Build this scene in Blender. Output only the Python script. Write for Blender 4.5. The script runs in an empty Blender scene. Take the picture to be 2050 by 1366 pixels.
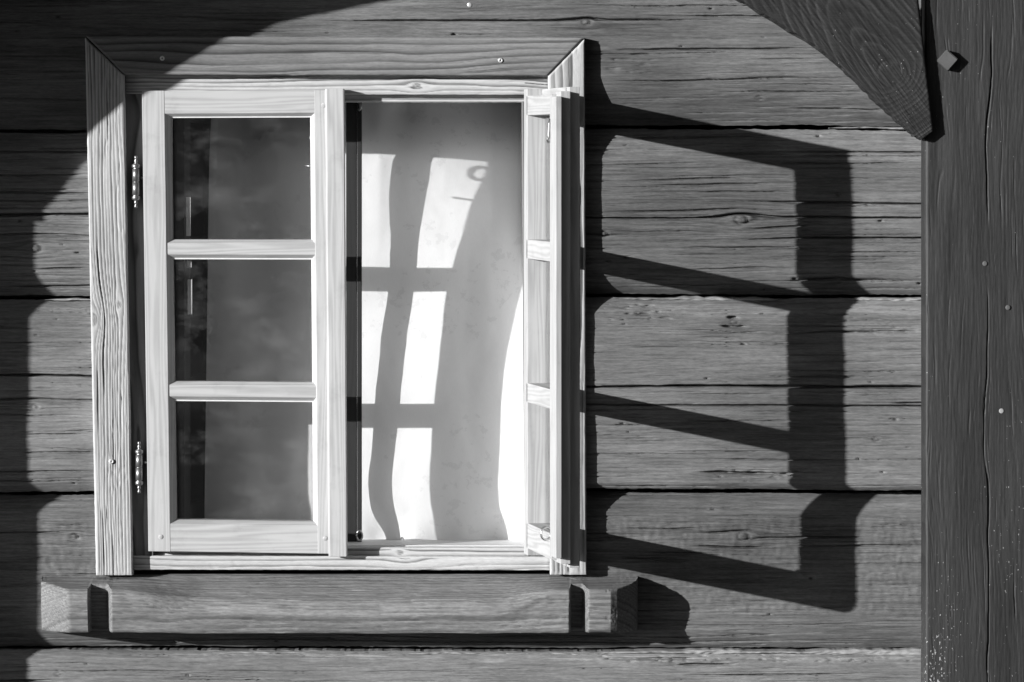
import bpy, bmesh, math, random
import numpy as np
from mathutils import Vector, Matrix

random.seed(7)
scene = bpy.context.scene
C = scene.collection

# ---------------------------------------------------------------- camera, sky, sun, exposure
CAM_D = 10.5          # metres from the wall face
CAM_Z = 1.835         # eye height
cam = bpy.data.cameras.new('camera')
cam.sensor_width = 36.0
cam.lens = 36.0 * CAM_D / 2.05
cam.shift_y = -(683 - 315) / 2050.0
cam.clip_start = 0.1
cam.clip_end = 2000
camo = bpy.data.objects.new('camera', cam)
C.objects.link(camo)
camo.location = (0, -CAM_D, CAM_Z)
camo.rotation_euler = (math.pi / 2, 0, 0)
scene.camera = camo

SX, SY = 1.345, 0.298                     # sideways and downward travel of light per metre into the wall
sun_dir = Vector((SX, 1.0, -SY)).normalized()
sun_elev = math.asin(-sun_dir.z)
sun_rot = math.atan2(-SX, -1.0)

world = bpy.data.worlds.new('World')
scene.world = world
world.use_nodes = True
wn, wl = world.node_tree.nodes, world.node_tree.links
sky = wn.new('ShaderNodeTexSky')
sky.sky_type = 'NISHITA'
sky.sun_disc = False
sky.sun_elevation = sun_elev
sky.sun_rotation = sun_rot % (2 * math.pi)
bw = wn.new('ShaderNodeRGBToBW')         # the photograph is black and white
wl.new(sky.outputs[0], bw.inputs[0])
wl.new(bw.outputs[0], wn['Background'].inputs[0])
wn['Background'].inputs[1].default_value = 0.052

sl = bpy.data.lights.new('sun', 'SUN')
sl.energy = 5.0
sl.angle = math.radians(0.5)
sl.color = (1, 1, 1)
so = bpy.data.objects.new('sun', sl)
C.objects.link(so)
so.location = (-6, -6, 6)
so.rotation_euler = sun_dir.to_track_quat('-Z', 'Y').to_euler()

scene.view_settings.view_transform = 'Standard'
scene.view_settings.look = 'None'
scene.view_settings.gamma = 1.0
scene.view_settings.exposure = 0.65
scene.cycles.max_bounces = 8
scene.cycles.transparent_max_bounces = 16

# ---------------------------------------------------------------- units: 1 mm of wall plane per photo pixel
def WX(px, d=0.0): return (px - 1025) * 0.001 * (1 - d / CAM_D)
def WZ(py, d=0.0): return CAM_Z + (315 - py) * 0.001 * (1 - d / CAM_D)
def W(px, py, d=0.0): return Vector((WX(px, d), -d, WZ(py, d)))

# ---------------------------------------------------------------- noise
def _hash(ix, iy, seed):
    h = (ix.astype(np.int64) * 374761393 + iy.astype(np.int64) * 668265263 + seed * 974634777) & 0xffffffff
    h = ((h ^ (h >> 13)) * 1274126177) & 0xffffffff
    h = ((h ^ (h >> 15)) * 2246822519) & 0xffffffff
    return ((h ^ (h >> 16)) & 0xffffff) / float(0xffffff) * 2 - 1

def vn(x, y, seed=0):
    x, y = np.broadcast_arrays(np.asarray(x, float), np.asarray(y, float))
    ix, iy = np.floor(x), np.floor(y)
    fx, fy = x - ix, y - iy
    fx = fx * fx * fx * (fx * (fx * 6 - 15) + 10)
    fy = fy * fy * fy * (fy * (fy * 6 - 15) + 10)
    a = _hash(ix, iy, seed); b = _hash(ix + 1, iy, seed)
    c = _hash(ix, iy + 1, seed); d = _hash(ix + 1, iy + 1, seed)
    return (a + (b - a) * fx) * (1 - fy) + (c + (d - c) * fx) * fy

def fbm(x, y, seed=0, o=3):
    r = 0; a = 1.0; n = 0
    for i in range(o):
        r = r + a * vn(x * 2 ** i, y * 2 ** i, seed + i * 17); n += a; a *= 0.5
    return r / n

def sstep(a, b, x):
    t = np.clip((x - a) / (b - a), 0, 1)
    return t * t * (3 - 2 * t)

# ---------------------------------------------------------------- materials
def node_mat(name):
    m = bpy.data.materials.new(name); m.use_nodes = True
    nt = m.node_tree
    return m, nt, nt.nodes['Principled BSDF'], nt.nodes, nt.links

def gray(v): return (v, v, v, 1)

def math_node(n, l, op, a, b=None, c=None):
    k = n.new('ShaderNodeMath'); k.operation = op
    for i, v in enumerate((a, b, c)):
        if v is None: continue
        if isinstance(v, (int, float)): k.inputs[i].default_value = v
        else: l.new(v, k.inputs[i])
    return k.outputs[0]

def mix_val(n, l, f, a, b):
    k = n.new('ShaderNodeMix'); k.data_type = 'FLOAT'
    for s, v in ((k.inputs[0], f), (k.inputs[2], a), (k.inputs[3], b)):
        if isinstance(v, (int, float)): s.default_value = v
        else: l.new(v, s)
    return k.outputs[0]

def noise(n, l, vec, scale=1.0, detail=3.0, rough=0.55):
    k = n.new('ShaderNodeTexNoise'); k.inputs['Scale'].default_value = scale
    k.inputs['Detail'].default_value = detail; k.inputs['Roughness'].default_value = rough
    l.new(vec, k.inputs['Vector'])
    return k.outputs['Fac']

def stretched(n, l, src, sc, random_offset=True):
    mp = n.new('ShaderNodeMapping'); mp.inputs['Scale'].default_value = sc
    v = src
    if random_offset:
        oi = n.new('ShaderNodeObjectInfo')
        k = math_node(n, l, 'MULTIPLY', oi.outputs['Random'], 37.0)
        cb = n.new('ShaderNodeCombineXYZ')
        for i in range(3): l.new(k, cb.inputs[i])
        ad = n.new('ShaderNodeVectorMath'); ad.operation = 'ADD'
        l.new(src, ad.inputs[0]); l.new(cb.outputs[0], ad.inputs[1]); v = ad.outputs[0]
    l.new(v, mp.inputs['Vector'])
    return mp.outputs[0]

TONE = 0.81     # base colours of all timber, set against the exposure
def relief_wood(name, light, dark, axis='h', rough=0.75, fibre=0.35, patch=0.25, speck=0.0, bump=0.25, spec=0.25):
    """Wood for the carved surfaces: ring tone comes from the mesh attribute 'grain'; fibres and wear are noise."""
    light, dark = light * TONE, dark * TONE
    m, nt, p, n, l = node_mat(name)
    tc = n.new('ShaderNodeTexCoord').outputs['Object']
    a = n.new('ShaderNodeAttribute'); a.attribute_name = 'grain'
    g = a.outputs['Fac']
    fs = (16, 200, 360) if axis == 'h' else (360, 200, 16)
    fib = noise(n, l, stretched(n, l, tc, fs), 1.0, 4, 0.7)
    ps = (3.0, 3.0, 9.0) if axis == 'h' else (9.0, 3.0, 3.0)
    pat = noise(n, l, stretched(n, l, tc, ps), 1.0, 4, 0.6)
    col = mix_val(n, l, g, light, dark)
    grit = noise(n, l, stretched(n, l, tc, (70, 200, 380) if axis == 'h' else (380, 200, 70)), 1.0, 2, 0.7)
    fg = math_node(n, l, 'ADD', math_node(n, l, 'MULTIPLY', fib, 0.6), math_node(n, l, 'MULTIPLY', grit, 0.4))
    f1 = math_node(n, l, 'MULTIPLY_ADD', math_node(n, l, 'SUBTRACT', fg, 0.5), fibre * 2.8, 1.0)
    f2 = math_node(n, l, 'MULTIPLY_ADD', math_node(n, l, 'SUBTRACT', pat, 0.5), patch * 2.4, 1.0)
    col = math_node(n, l, 'MULTIPLY', math_node(n, l, 'MULTIPLY', col, f1), f2)
    if speck > 0:
        sp = noise(n, l, stretched(n, l, tc, (330, 330, 190)), 1.0, 1, 0.5)
        zone = noise(n, l, stretched(n, l, tc, (9, 9, 3.0)), 1.0, 2, 0.5)
        sz = n.new('ShaderNodeSeparateXYZ'); l.new(tc, sz.inputs[0])
        low = math_node(n, l, 'MAXIMUM', math_node(n, l, 'MINIMUM', math_node(n, l, 'MULTIPLY_ADD', sz.outputs['Z'], 0.20, 0.045), 0.07), -0.02)
        thr = math_node(n, l, 'ADD', math_node(n, l, 'MULTIPLY_ADD', zone, -0.34, 0.973 - speck * 0.06), low)
        sp = math_node(n, l, 'MULTIPLY', math_node(n, l, 'GREATER_THAN', sp, thr), 0.9)
        col = mix_val(n, l, sp, col, 0.32)
    cb = n.new('ShaderNodeCombineColor')
    for i in range(3): l.new(col, cb.inputs[i])
    l.new(cb.outputs[0], p.inputs['Base Color'])
    p.inputs['Roughness'].default_value = rough
    p.inputs['Specular IOR Level'].default_value = spec
    b = n.new('ShaderNodeBump'); b.inputs['Strength'].default_value = bump
    b.inputs['Distance'].default_value = 0.002
    l.new(fg, b.inputs['Height']); l.new(b.outputs[0], p.inputs['Normal'])
    return m

def pine(name, light, dark, axis, spacing=0.006, contrast=1.0, rough=0.6):
    """Planed wood for plain members: growth rings and fibres running along the axis."""
    light, dark = light * TONE, dark * TONE
    m, nt, p, n, l = node_mat(name)
    tc = n.new('ShaderNodeTexCoord').outputs['Object']
    sc = (1.6, 26, 26) if axis == 'x' else (26, 26, 1.6)
    warp = noise(n, l, stretched(n, l, tc, sc), 1.0, 2, 0.5)
    sx = n.new('ShaderNodeSeparateXYZ'); l.new(tc, sx.inputs[0])
    across = sx.outputs['Z'] if axis == 'x' else sx.outputs['X']
    ph = math_node(n, l, 'ADD', math_node(n, l, 'MULTIPLY', across, 1 / spacing), math_node(n, l, 'MULTIPLY', sx.outputs['Y'], 0.55 / spacing))
    ph = math_node(n, l, 'MULTIPLY_ADD', warp, 7.0, ph)
    f = math_node(n, l, 'FRACT', ph)
    ring = math_node(n, l, 'POWER', math_node(n, l, 'SINE', math_node(n, l, 'MULTIPLY', f, math.pi)), 2.0)
    fs = (20, 300, 420) if axis == 'x' else (420, 300, 20)
    fib = noise(n, l, stretched(n, l, tc, fs), 1.0, 3, 0.6)
    pat = noise(n, l, stretched(n, l, tc, (5, 5, 18) if axis == 'x' else (18, 5, 5)), 1.0, 3, 0.55)
    k = math_node(n, l, 'MULTIPLY', ring, 0.55 * contrast)
    k = math_node(n, l, 'MULTIPLY_ADD', math_node(n, l, 'SUBTRACT', fib, 0.5), 0.6 * contrast, k)
    stain = noise(n, l, stretched(n, l, tc, (11, 11, 11)), 1.0, 5, 0.7)
    k = math_node(n, l, 'MULTIPLY_ADD', math_node(n, l, 'SUBTRACT', pat, 0.5), 0.9 * contrast, k)
    k = math_node(n, l, 'MULTIPLY_ADD', math_node(n, l, 'MAXIMUM', math_node(n, l, 'SUBTRACT', stain, 0.55), 0.0), 2.2, k)
    col = mix_val(n, l, k, light, dark)
    cb = n.new('ShaderNodeCombineColor')
    for i in range(3): l.new(col, cb.inputs[i])
    l.new(cb.outputs[0], p.inputs['Base Color'])
    p.inputs['Roughness'].default_value = rough
    p.inputs['Specular IOR Level'].default_value = 0.3
    b = n.new('ShaderNodeBump'); b.inputs['Strength'].default_value = 0.2; b.inputs['Distance'].default_value = 0.001
    l.new(fib, b.inputs['Height']); l.new(b.outputs[0], p.inputs['Normal'])
    return m

def flat(name, v, rough=0.7, metal=0.0, spec=0.3):
    m, nt, p, n, l = node_mat(name)
    tc = n.new('ShaderNodeTexCoord').outputs['Object']
    nz = noise(n, l, tc, 60.0, 4, 0.6)
    col = math_node(n, l, 'MULTIPLY', math_node(n, l, 'MULTIPLY_ADD', nz, 0.5, 0.75), v)
    cb = n.new('ShaderNodeCombineColor')
    for i in range(3): l.new(col, cb.inputs[i])
    l.new(cb.outputs[0], p.inputs['Base Color'])
    p.inputs['Roughness'].default_value = rough; p.inputs['Metallic'].default_value = metal
    p.inputs['Specular IOR Level'].default_value = spec
    return m

M = {}
M['log'] = relief_wood('weathered_log', 0.29, 0.075, 'h', fibre=0.80, patch=0.45, bump=0.4)
M['log_end'] = M['log']
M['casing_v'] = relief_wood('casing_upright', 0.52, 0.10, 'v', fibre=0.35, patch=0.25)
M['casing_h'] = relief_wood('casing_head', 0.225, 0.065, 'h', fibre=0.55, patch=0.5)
M['frame_h'] = relief_wood('frame_bar', 0.55, 0.10, 'h', fibre=0.35, patch=0.25, rough=0.6)
M['frame_v'] = relief_wood('frame_upright', 0.17, 0.035, 'v', fibre=0.3, patch=0.3, rough=0.6)
M['sill'] = relief_wood('sill_wood', 0.245, 0.125, 'h', fibre=0.85, patch=0.5, bump=0.4)
M['post'] = relief_wood('dark_post', 0.038, 0.026, 'v', fibre=0.6, patch=0.3, speck=1.0, rough=0.55)
M['brace'] = relief_wood('dark_brace', 0.020, 0.056, 'h', fibre=0.6, patch=0.3, speck=0.5, rough=0.55)
M['sash_v'] = pine('sash_upright', 0.52, 0.33, 'z', 0.011, 1.0)
M['sash_h'] = pine('sash_bar', 0.52, 0.33, 'x', 0.010, 1.0)
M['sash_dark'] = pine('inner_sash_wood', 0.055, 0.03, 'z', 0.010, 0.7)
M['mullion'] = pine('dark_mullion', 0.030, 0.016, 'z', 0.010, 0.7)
M['lining'] = pine('lining_wood', 0.80, 0.60, 'x', 0.012, 0.8)
M['iron'] = flat('dark_iron', 0.30, 0.38, 0.85)
M['rust'] = flat('painted_bolt', 0.085, 0.6, 0.0)
M['brass'] = flat('worn_metal', 0.6, 0.3, 1.0)
M['screw'] = flat('screw_head', 0.62, 0.4, 0.6)
M['putty'] = flat('old_putty', 0.62, 0.7)
M['oakum'] = flat('oakum', 0.26, 0.95)
M['plaster'] = flat('room_plaster', 0.16, 0.9)
M['ground'] = flat('yard_ground', 0.06, 0.95)
M['roof'] = flat('roof_boards', 0.035, 0.8)

# curtain: woven cloth, a little light passes through it
m, nt, p, n, l = node_mat('curtain_cloth')
tc = n.new('ShaderNodeTexCoord').outputs['Object']
toile = noise(n, l, stretched(n, l, tc, (34, 34, 40), False), 1.0, 6, 0.7)
zone = noise(n, l, stretched(n, l, tc, (7, 7, 7), False), 1.0, 2, 0.5)
mask = math_node(n, l, 'MULTIPLY', math_node(n, l, 'GREATER_THAN', zone, 0.52), math_node(n, l, 'GREATER_THAN', toile, 0.57))
weave = noise(n, l, stretched(n, l, tc, (900, 300, 120), False), 1.0, 2, 0.5)
col = math_node(n, l, 'MULTIPLY_ADD', mask, -0.07, 0.92)
col = math_node(n, l, 'MULTIPLY', col, math_node(n, l, 'MULTIPLY_ADD', weave, 0.10, 0.95))
cb = n.new('ShaderNodeCombineColor')
for i in range(3): l.new(col, cb.inputs[i])
l.new(cb.outputs[0], p.inputs['Base Color'])
p.inputs['Roughness'].default_value = 0.9
p.inputs['Specular IOR Level'].default_value = 0.1
tr = n.new('ShaderNodeBsdfTranslucent'); l.new(cb.outputs[0], tr.inputs['Color'])
mx = n.new('ShaderNodeMixShader'); mx.inputs[0].default_value = 0.42
l.new(p.outputs[0], mx.inputs[1]); l.new(tr.outputs[0], mx.inputs[2])
l.new(mx.outputs[0], n['Material Output'].inputs['Surface'])
M['curtain'] = m
m3 = m.copy(); m3.name = 'bounce_cloth'  # cloth for the unseen layer added to throw light back
for nd in m3.node_tree.nodes:
    if nd.type == 'MIX_SHADER': nd.inputs[0].default_value = 0.10
M['bounce_layer'] = m3

# window glass: clear pane with a Fresnel reflection and a thin film of dust
m, nt, p, n, l = node_mat('window_glass')
tc = n.new('ShaderNodeTexCoord').outputs['Object']
lw = n.new('ShaderNodeLayerWeight'); lw.inputs['Blend'].default_value = 0.5
fres = math_node(n, l, 'MULTIPLY_ADD', math_node(n, l, 'POWER', lw.outputs['Facing'], 5.0), 0.96, 0.035)   # Schlick
tb = n.new('ShaderNodeBsdfTransparent'); tb.inputs[0].default_value = gray(0.96)
gb = n.new('ShaderNodeBsdfGlossy'); gb.inputs['Roughness'].default_value = 0.02; gb.inputs['Color'].default_value = gray(0.95)
bp = n.new('ShaderNodeBump'); bp.inputs['Strength'].default_value = 0.05; bp.inputs['Distance'].default_value = 0.01
l.new(noise(n, l, tc, 5.0, 1, 0.4), bp.inputs['Height']); l.new(bp.outputs[0], gb.inputs['Normal'])
m1 = n.new('ShaderNodeMixShader'); l.new(fres, m1.inputs[0]); l.new(tb.outputs[0], m1.inputs[1]); l.new(gb.outputs[0], m1.inputs[2])
df = n.new('ShaderNodeBsdfDiffuse'); df.inputs['Color'].default_value = gray(0.7)
dust = noise(n, l, stretched(n, l, tc, (8, 8, 14)), 1.0, 5, 0.65)
dust = math_node(n, l, 'MULTIPLY', math_node(n, l, 'SUBTRACT', dust, 0.47), 0.13)
dust = math_node(n, l, 'MAXIMUM', dust, 0.004)
m2 = n.new('ShaderNodeMixShader'); l.new(dust, m2.inputs[0]); l.new(m1.outputs[0], m2.inputs[1]); l.new(df.outputs[0], m2.inputs[2])
l.new(m2.outputs[0], n['Material Output'].inputs['Surface'])
n.remove(p)
M['glass'] = m

# ---------------------------------------------------------------- object helpers
def tag(o, label=None, category=None, group=None, kind=None):
    if label: o['label'] = label
    if category: o['category'] = category
    if group: o['group'] = group
    if kind: o['kind'] = kind
    return o

def empty(name, loc, parent=None):
    o = bpy.data.objects.new(name, None); C.objects.link(o)
    o.empty_display_size = 0.05
    o['wloc'] = list(loc)
    o.location = Vector(loc) - (Vector(parent['wloc']) if parent else Vector((0, 0, 0)))
    if parent: o.parent = parent
    return o

def world_origin(o):
    v = Vector((0, 0, 0))
    while o is not None:
        v += o.location; o = o.parent
    return v

def put(name, mesh, mat, parent=None, centre=True):
    """Link a mesh given in world coordinates; its origin moves to its middle."""
    if centre:
        co = np.empty(len(mesh.vertices) * 3); mesh.vertices.foreach_get('co', co)
        co = co.reshape(-1, 3); c = (co.min(0) + co.max(0)) / 2
        mesh.vertices.foreach_set('co', (co - c).ravel())
    else: c = (0, 0, 0)
    o = bpy.data.objects.new(name, mesh); C.objects.link(o)
    if mat: mesh.materials.append(mat)
    o.location = Vector(c) - (world_origin(parent) if parent else Vector((0, 0, 0)))
    if parent: o.parent = parent
    return o

def mesh_np(name, co, quads, smooth=None, grain=None):
    me = bpy.data.meshes.new(name)
    nv, nf = len(co), len(quads)
    me.vertices.add(nv); me.vertices.foreach_set('co', np.asarray(co, np.float32).ravel())
    me.loops.add(nf * 4); me.loops.foreach_set('vertex_index', np.asarray(quads, np.int32).ravel())
    me.polygons.add(nf); me.polygons.foreach_set('loop_start', np.arange(0, nf * 4, 4, dtype=np.int32))
    if smooth is not None: me.polygons.foreach_set('use_smooth', smooth)
    me.update(calc_edges=True)
    if grain is not None:
        at = me.attributes.new('grain', 'FLOAT', 'POINT'); at.data.foreach_set('value', np.asarray(grain, np.float32))
    return me

def relief(name, PX, PY, D, d0, dback, mat, parent=None, grain=None, hole=None):
    """A timber with a carved front: grid PX, PY in photo millimetres, D metres proud, walls back to dback."""
    ny, nx = PX.shape
    X = WX(PX, d0); Z = WZ(PY, d0); Y = -D
    co = np.stack([X, Y, Z], -1).reshape(-1, 3)
    idx = np.arange(nx * ny).reshape(ny, nx)
    q = np.stack([idx[:-1, :-1], idx[1:, :-1], idx[1:, 1:], idx[:-1, 1:]], -1).reshape(-1, 4)
    if hole is not None:
        hc = hole[:-1, :-1] & hole[1:, :-1] & hole[1:, 1:] & hole[:-1, 1:]
        q = q[~hc.reshape(-1)]
    g = np.zeros(nx * ny) if grain is None else grain.reshape(-1)
    ring = np.concatenate([idx[0, :-1], idx[:-1, -1], idx[-1, :0:-1], idx[:0:-1, 0]])
    nr = len(ring); b = len(co)
    rf = co[ring]; rb = rf.copy(); rb[:, 1] = -dback
    i = np.arange(nr); j = (i + 1) % nr
    sk = np.stack([b + i, b + j, b + nr + j, b + nr + i], -1)
    if hole is not None:
        hr = hole.reshape(-1)[ring]; sk = sk[~(hr[i] & hr[j])]
    cor = np.array([0, nx - 1, nx - 1 + ny - 1, 2 * (nx - 1) + ny - 1])
    bk = np.array([[b + nr + cor[0], b + nr + cor[1], b + nr + cor[2], b + nr + cor[3]]]) if hole is None else np.zeros((0, 4), int)
    allq = np.concatenate([q, sk, bk])
    co = np.concatenate([co, rf, rb])
    g = np.concatenate([g, g[ring], g[ring]])
    sm = np.zeros(len(allq), bool); sm[:len(q)] = True
    me = mesh_np(name, co, allq, sm, g)
    return put(name, me, mat, parent)

def rings(s, t, seed, spacing, warp, knots=(), sharp=2.0):
    """Growth lines along s. Lines flow round each knot (s, t, radius, stretch)."""
    psi = t + fbm(s / 420, t / 70, seed, 2) * warp + fbm(s / 110, t / 24, seed + 5, 2) * warp * 0.22
    ring_in = np.zeros_like(psi); inside = np.zeros_like(psi)
    for ks, kt, R, el in knots:
        ds = (s - ks) / el; dt = t - kt; r2 = ds * ds + dt * dt
        psi = psi - dt * R * R / (r2 + R * R * 0.5) * 0.9
        rr = np.sqrt((s - ks) ** 2 / 1.6 + dt * dt)
        inside = np.maximum(inside, sstep(R * 0.62, R * 0.5, rr))
        ring_in = np.where(rr < R * 0.62, 0.5 + 0.5 * np.sin(rr * 1.6), ring_in)
    ph = (psi + 0.8 * spacing * vn(psi / (spacing * 2.7), 0 * psi, seed + 9)) / spacing
    f = ph - np.floor(ph)
    g = f ** sharp * (1 - sstep(0.88, 1.0, f))
    g = g * (0.65 + 0.35 * vn(ph.astype(int) * 1.7, s / 300, seed + 3))
    g = np.clip(g * 1.75, 0, 1)
    g = g * (1 - inside) + inside * (0.4 + 0.4 * ring_in)
    return psi, np.clip(g, 0, 1)

def grooves(s, t, seed, ls=240.0, lt=7.0, width=0.10, cover=0.0):
    """Thin checks along the grain: the zero lines of a stretched noise, broken up along their length."""
    r = 0
    for k, (a, b) in enumerate(((ls, lt), (ls * .6, lt * .55))):
        n_ = vn(s / a, t / b, seed + k * 7)
        m_ = sstep(cover, cover + .35, vn(s / (a * .7), t / (b * 2.6), seed + 3 + k))
        r = np.maximum(r, sstep(width, width * .25, np.abs(n_)) * m_)
    return r

def edge_round(dist, r, depth):
    k = np.clip(1 - dist / r, 0, 1)
    return depth * (1 - np.sqrt(np.clip(1 - k * k, 0, 1)))

def quad_grid(tl, tr, br, bl, nu, nv):
    u = np.linspace(0, 1, nu)[None, :]; v = np.linspace(0, 1, nv)[:, None]
    def f(i): return (tl[i] * (1 - u) + tr[i] * u) * (1 - v) + (bl[i] * (1 - u) + br[i] * u) * v
    return f(0), f(1), u + 0 * v, v + 0 * u

def plank(name, tl, tr, br, bl, d, dback, axis, mat, parent, seed=0, spacing=9, warp=14, depth=0.0006, knots=(), r=3.0,
          cracks=6, sharp=2.0, wob=0.0004, cs=1.5, ls=4.0, edge=0.3):
    w = max(abs(tr[0] - tl[0]), abs(br[0] - bl[0])); h = max(abs(bl[1] - tl[1]), abs(br[1] - tr[1]))
    nu = int(w / (cs if axis == 'v' else ls)) + 2; nv = int(h / (ls if axis == 'v' else cs)) + 2
    PX, PY, U, V = quad_grid(tl, tr, br, bl, nu, nv)
    s, t = (PY, PX) if axis == 'v' else (PX, PY)
    if axis == 'v': t = U * w
    else: t = V * h
    psi, g = rings(s, t, seed, spacing, warp, knots, sharp)
    D = d - depth * g + wob * fbm(s / 160, t / 40, seed + 2) - depth * 1.2 * grooves(s, t, seed + 70, 170, 8, .08, .15)
    rng = random.Random(seed)
    T = t.max(); S0, S1 = s.min(), s.max()
    for i in range(cracks):
        c = rng.uniform(0.05, 0.95) * T; L = rng.uniform(40, 240); a = rng.uniform(S0, S1)
        tp = sstep(a, a + L * 0.3, s) * sstep(a + L, a + L * 0.6, s)
        D = D - 0.004 * tp * np.clip(1 - np.abs(psi - c) / 1.4, 0, 1)
    dist = np.minimum(np.minimum(U, 1 - U) * w, np.minimum(V, 1 - V) * h)
    D = D - edge_round(dist, r, r * 0.001)
    g = g * sstep(r * .6, r * 1.6, dist)          # arrises worn pale
    # slightly uneven worn edges
    PX = PX + edge * vn(PY / 9, PX * 0, seed + 31) * (np.abs(U - 0.5) > 0.4999); PY = PY + edge * vn(PX / 9, PY * 0, seed + 32) * (np.abs(V - 0.5) > 0.4999)
    return relief(name, PX, PY, D, d, dback, mat, parent, g)

def prism(pts, axis, a0, a1, place, bev=0.0012, name='piece', extra=None):
    """Extrude a section (list of (c, d)) along 'v' or 'u' between a0 and a1 (sash millimetres)."""
    bm = bmesh.new()
    def add(pts, a0, a1):
        r0, r1 = [], []
        for c, d in pts:
            for a, r in ((a0, r0), (a1, r1)):
                u, v = (c, a) if axis == 'v' else (a, c)
                r.append(bm.verts.new(place(u, v, d)))
        k = len(pts)
        for i in range(k):
            j = (i + 1) % k
            bm.faces.new((r0[i], r0[j], r1[j], r1[i]))
        bm.faces.new(r0[::-1]); bm.faces.new(r1)
    add(pts, a0, a1)
    for e in (extra or []): add(*e)
    bmesh.ops.recalc_face_normals(bm, faces=bm.faces)
    if bev: bmesh.ops.bevel(bm, geom=list(bm.edges), offset=bev, segments=2, profile=0.6, affect='EDGES')
    me = bpy.data.meshes.new(name); bm.to_mesh(me); bm.free()
    return me

def box(name, lo, hi, mat, parent=None, bev=0.002):
    bm = bmesh.new(); bmesh.ops.create_cube(bm, size=1)
    lo, hi = Vector(lo), Vector(hi)
    for v in bm.verts: v.co = Vector(((lo[i] + hi[i]) / 2 + v.co[i] * (hi[i] - lo[i]) for i in range(3)))
    if bev: bmesh.ops.bevel(bm, geom=list(bm.edges), offset=bev, segments=2, profile=0.6, affect='EDGES')
    me = bpy.data.meshes.new(name); bm.to_mesh(me); bm.free()
    return put(name, me, mat, parent)

def lathe(name, prof, at, mat, parent, axis=(0, 0, 1), seg=16):
    """Turn a profile of (radius, height) about the axis through a world point."""
    bm = bmesh.new(); rows = []
    q = Vector((0, 0, 1)).rotation_difference(Vector(axis))
    for r, h in prof:
        rows.append([bm.verts.new(Vector(at) + q @ Vector((r * math.cos(2 * math.pi * i / seg), r * math.sin(2 * math.pi * i / seg), h))) for i in range(seg)])
    for a, b in zip(rows[:-1], rows[1:]):
        for i in range(seg): bm.faces.new((a[i], a[(i + 1) % seg], b[(i + 1) % seg], b[i]))
    bm.faces.new(rows[0][::-1]); bm.faces.new(rows[-1])
    bmesh.ops.recalc_face_normals(bm, faces=bm.faces)
    for f in bm.faces: f.smooth = True
    me = bpy.data.meshes.new(name); bm.to_mesh(me); bm.free()
    return put(name, me, mat, parent)

def wire(name, pts, r, mat, parent, closed=False, seg=8):
    pts = [Vector(p) for p in pts]; bm = bmesh.new(); rows = []; k = len(pts)
    for i, p in enumerate(pts):
        a = pts[(i - 1) % k] if closed or i > 0 else p
        b = pts[(i + 1) % k] if closed or i < k - 1 else p
        q = Vector((0, 0, 1)).rotation_difference((b - a).normalized())
        rows.append([bm.verts.new(p + q @ Vector((r * math.cos(2 * math.pi * j / seg), r * math.sin(2 * math.pi * j / seg), 0))) for j in range(seg)])
    for i in range(k if closed else k - 1):
        a, b = rows[i], rows[(i + 1) % k]
        for j in range(seg): bm.faces.new((a[j], a[(j + 1) % seg], b[(j + 1) % seg], b[j]))
    if not closed: bm.faces.new(rows[0][::-1]); bm.faces.new(rows[-1])
    bmesh.ops.recalc_face_normals(bm, faces=bm.faces)
    for f in bm.faces: f.smooth = True
    me = bpy.data.meshes.new(name); bm.to_mesh(me); bm.free()
    return put(name, me, mat, parent)

# ---------------------------------------------------------------- the setting: yard, dark room, roof
box('ground', (-300, -300, -0.4), (300, 300, 0.0), M['ground'], bev=0)
tag(bpy.data.objects['ground'], kind='structure')

rm = bpy.data.meshes.new('room')
x0, x1, y0, y1, z0, z1 = -2.2, 2.2, 0.42, 3.2, 0.25, 2.55
ox0, ox1, oz0, oz1 = WX(336), WX(1052), WZ(1110), WZ(150)
vs = [(x0, y0, z0), (x1, y0, z0), (x1, y1, z0), (x0, y1, z0), (x0, y0, z1), (x1, y0, z1), (x1, y1, z1), (x0, y1, z1),
      (ox0, y0, oz0), (ox1, y0, oz0), (ox1, y0, oz1), (ox0, y0, oz1)]
fs = [(0, 1, 2, 3), (7, 6, 5, 4), (3, 2, 6, 7), (0, 3, 7, 4), (1, 5, 6, 2), (0, 8, 9, 1), (1, 9, 10, 5), (5, 10, 11, 4), (4, 11, 8, 0)]
rm.from_pydata(vs, [], fs); rm.update()
tag(put('room', rm, M['plaster']), kind='structure')

M['spruce'] = flat('added_tree_foliage', 0.05, 0.9)
bm = bmesh.new(); rng = random.Random(5)  # trees added out of view to darken the ambient light
for q_ in range(20):
    x, y = -15.0 + q_ * 2.7 + rng.uniform(-.5, .5), -24 - rng.uniform(0, 5) + max(0, q_ - 9) * 1.6
    h = rng.uniform(8, 12)
    lo_ = [bm.verts.new((x + .2 * math.cos(a * 1.0472), y + .2 * math.sin(a * 1.0472), 0)) for a in range(6)]; tip = bm.verts.new((x, y, h))
    for a in range(6): bm.faces.new((lo_[a], lo_[(a + 1) % 6], tip))
    for t in range(16):
        zt = h * (.10 + .88 * t / 16); r = (h * .24) * (1 - t / 16) + .15; k = 18
        top = bm.verts.new((x, y, zt + h * .10)); rim = []
        for i in range(k):
            a = 2 * math.pi * i / k + rng.uniform(-.1, .1); rr = r * rng.uniform(.6, 1.1) * (1 if i % 2 else .7)
            rim.append(bm.verts.new((x + rr * math.cos(a), y + rr * math.sin(a), zt - rr * rng.uniform(.1, .35))))
        for i in range(k): bm.faces.new((top, rim[i], rim[(i + 1) % k]))
me = bpy.data.meshes.new('added_trees'); bm.to_mesh(me); bm.free()
tag(put('added_trees', me, M['spruce']), 'unseen dark spruces added behind the viewer to cut down sky light', 'added_trees', kind='stuff')

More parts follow.
